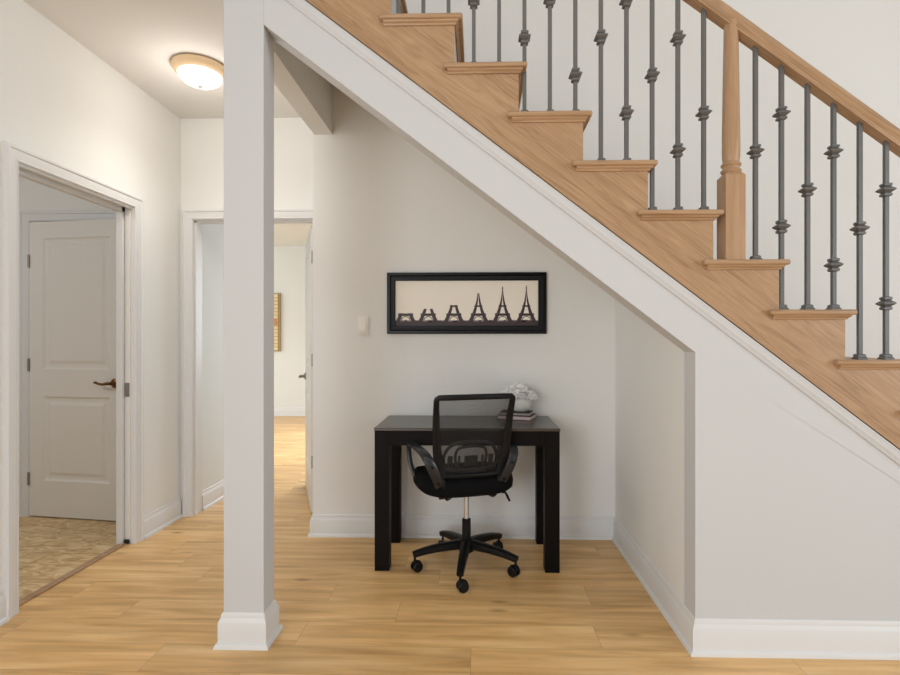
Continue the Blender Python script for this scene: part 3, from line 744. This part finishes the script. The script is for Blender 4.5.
low = [bp_(-0.150+0.300*i/8, 0.557) for i in range(9)]
fb.tube(low, [(0.010, 0.012)]*9, 10, ref=(0, 0, 1), power=3)
fr = fb.build('back_frame', BLK, ch, True, 45)
mm = MB(); grid = []
for i in range(15):
    z = 0.555+(0.957-0.555)*i/14; hwid = 0.150+(0.190-0.150)*((z-0.555)/0.402)**0.75
    grid.append([mm.bm.verts.new(bp_(-hwid+2*hwid*k/12, z)+Vector((0, 0.002, 0))) for k in range(13)])
for i in range(14):
    for k in range(12): mm.bm.faces.new([grid[i][k], grid[i][k+1], grid[i+1][k+1], grid[i+1][k]])
mm.build('back_mesh', MESHF, ch, True, 80)
# lumbar support behind the mesh (front side of it)
lb = MB()
yo = Vector((0, 0.028, 0))
def ribs(pl, w):
    p = [q+yo for q in arc([bp_(x, z) for x, z in pl], 5)]
    lb.tube(p, [(w, 0.005)]*len(p), 10, ref=(0, 1, 0), power=3)
ribs([(-0.135, 0.585), (-0.140, 0.655), (-0.10, 0.715), (0.0, 0.728), (0.10, 0.715), (0.140, 0.655), (0.135, 0.585)], 0.009)
ribs([(-0.075, 0.60), (-0.082, 0.665), (-0.055, 0.70), (0.055, 0.70), (0.082, 0.665), (0.075, 0.60)], 0.007)
ribs([(-0.145, 0.585), (0, 0.575), (0.145, 0.585)], 0.012)
for x, w_ in ((-0.108, 0.014), (0.108, 0.014), (0.0, 0.036), (-0.062, 0.006), (0.062, 0.006)):
    lb.tube([bp_(x, 0.60)+yo, bp_(x, 0.655)+yo], [(w_, 0.005)]*2, 10, ref=(0, 1, 0), power=4)
lb.build('lumbar_support', GREYP, ch, True, 45)
# rear spine joining the seat to the back
for s in (-1, 1):
    sp_ = MB(); sp_.tube(arc([(s*0.10+BX*0.3, -0.10, 0.44), (s*0.13+BX, -0.18, 0.455), (s*0.15+BX, backpt(s*0.15, 0.55).y, 0.545)], 5), [(0.022, 0.010)]*11, 10, ref=(1, 0, 0), power=3)
    sp_.build('back_bracket', BLK, ch, True, 45)
# looped armrests
for s in (-1, 1):
    k = arc([(s*0.130-0.03, -0.13, 0.435), (s*0.160-0.03, -0.185, 0.50), (s*0.204-0.03, -0.218, 0.60), (s*0.236-0.034, -0.190, 0.672), (s*0.254-0.038, -0.06, 0.690), (s*0.262-0.040, 0.045, 0.688), (s*0.264-0.040, 0.085, 0.655), (s*0.258-0.038, 0.075, 0.57), (s*0.238-0.03, 0.045, 0.50), (s*0.20-0.03, 0.02, 0.462)], 5)
    n_ = len(k); rad = []
    for i in range(n_):
        t = i/(n_-1)
        if t < 0.34: rad.append((0.026, 0.012))
        elif t < 0.62: rad.append((0.024, 0.009))
        else: rad.append((0.013, 0.009))
    # blend
    rad = [tuple(sum(rad[min(max(i+d_, 0), n_-1)][c] for d_ in (-2, -1, 0, 1, 2))/5 for c in (0, 1)) for i in range(n_)]
    ar = MB()
    pts_ = k; rings = []
    for i, p in enumerate(pts_):
        tt = (pts_[min(i+1, n_-1)]-pts_[max(i-1, 0)]).normalized()
        u = Vector((1, 0, 0)); u = (u-tt*u.dot(tt)).normalized(); v = u.cross(tt).normalized()
        ring = []
        for q in range(12):
            th = 2*PI*q/12; c_, s_ = math.cos(th), math.sin(th)
            c_ = math.copysign(abs(c_)**0.6, c_); s_ = math.copysign(abs(s_)**0.6, s_)
            ring.append(ar.bm.verts.new(p+u*rad[i][0]*c_+v*rad[i][1]*s_))
        rings.append(ring)
    for i in range(n_-1):
        for q in range(12): ar.bm.faces.new([rings[i][q], rings[i][(q+1) % 12], rings[i+1][(q+1) % 12], rings[i+1][q]])
    ar.bm.faces.new(rings[0][::-1]); ar.bm.faces.new(rings[-1])
    arm = ar.build('armrest', BLK2, ch, True, 50)
    for bx_, by_, bz_ in ((0.173, -0.202, 0.525), (0.210, -0.220, 0.615)):
        MB().tube([(s*bx_-0.03, by_-0.010, bz_), (s*bx_-0.03, by_-0.017, bz_)], 0.008, 12).build('bolt', BLK, arm)
for o in list(bpy.data.objects):
    if '_local' in o.keys(): del o['_local']
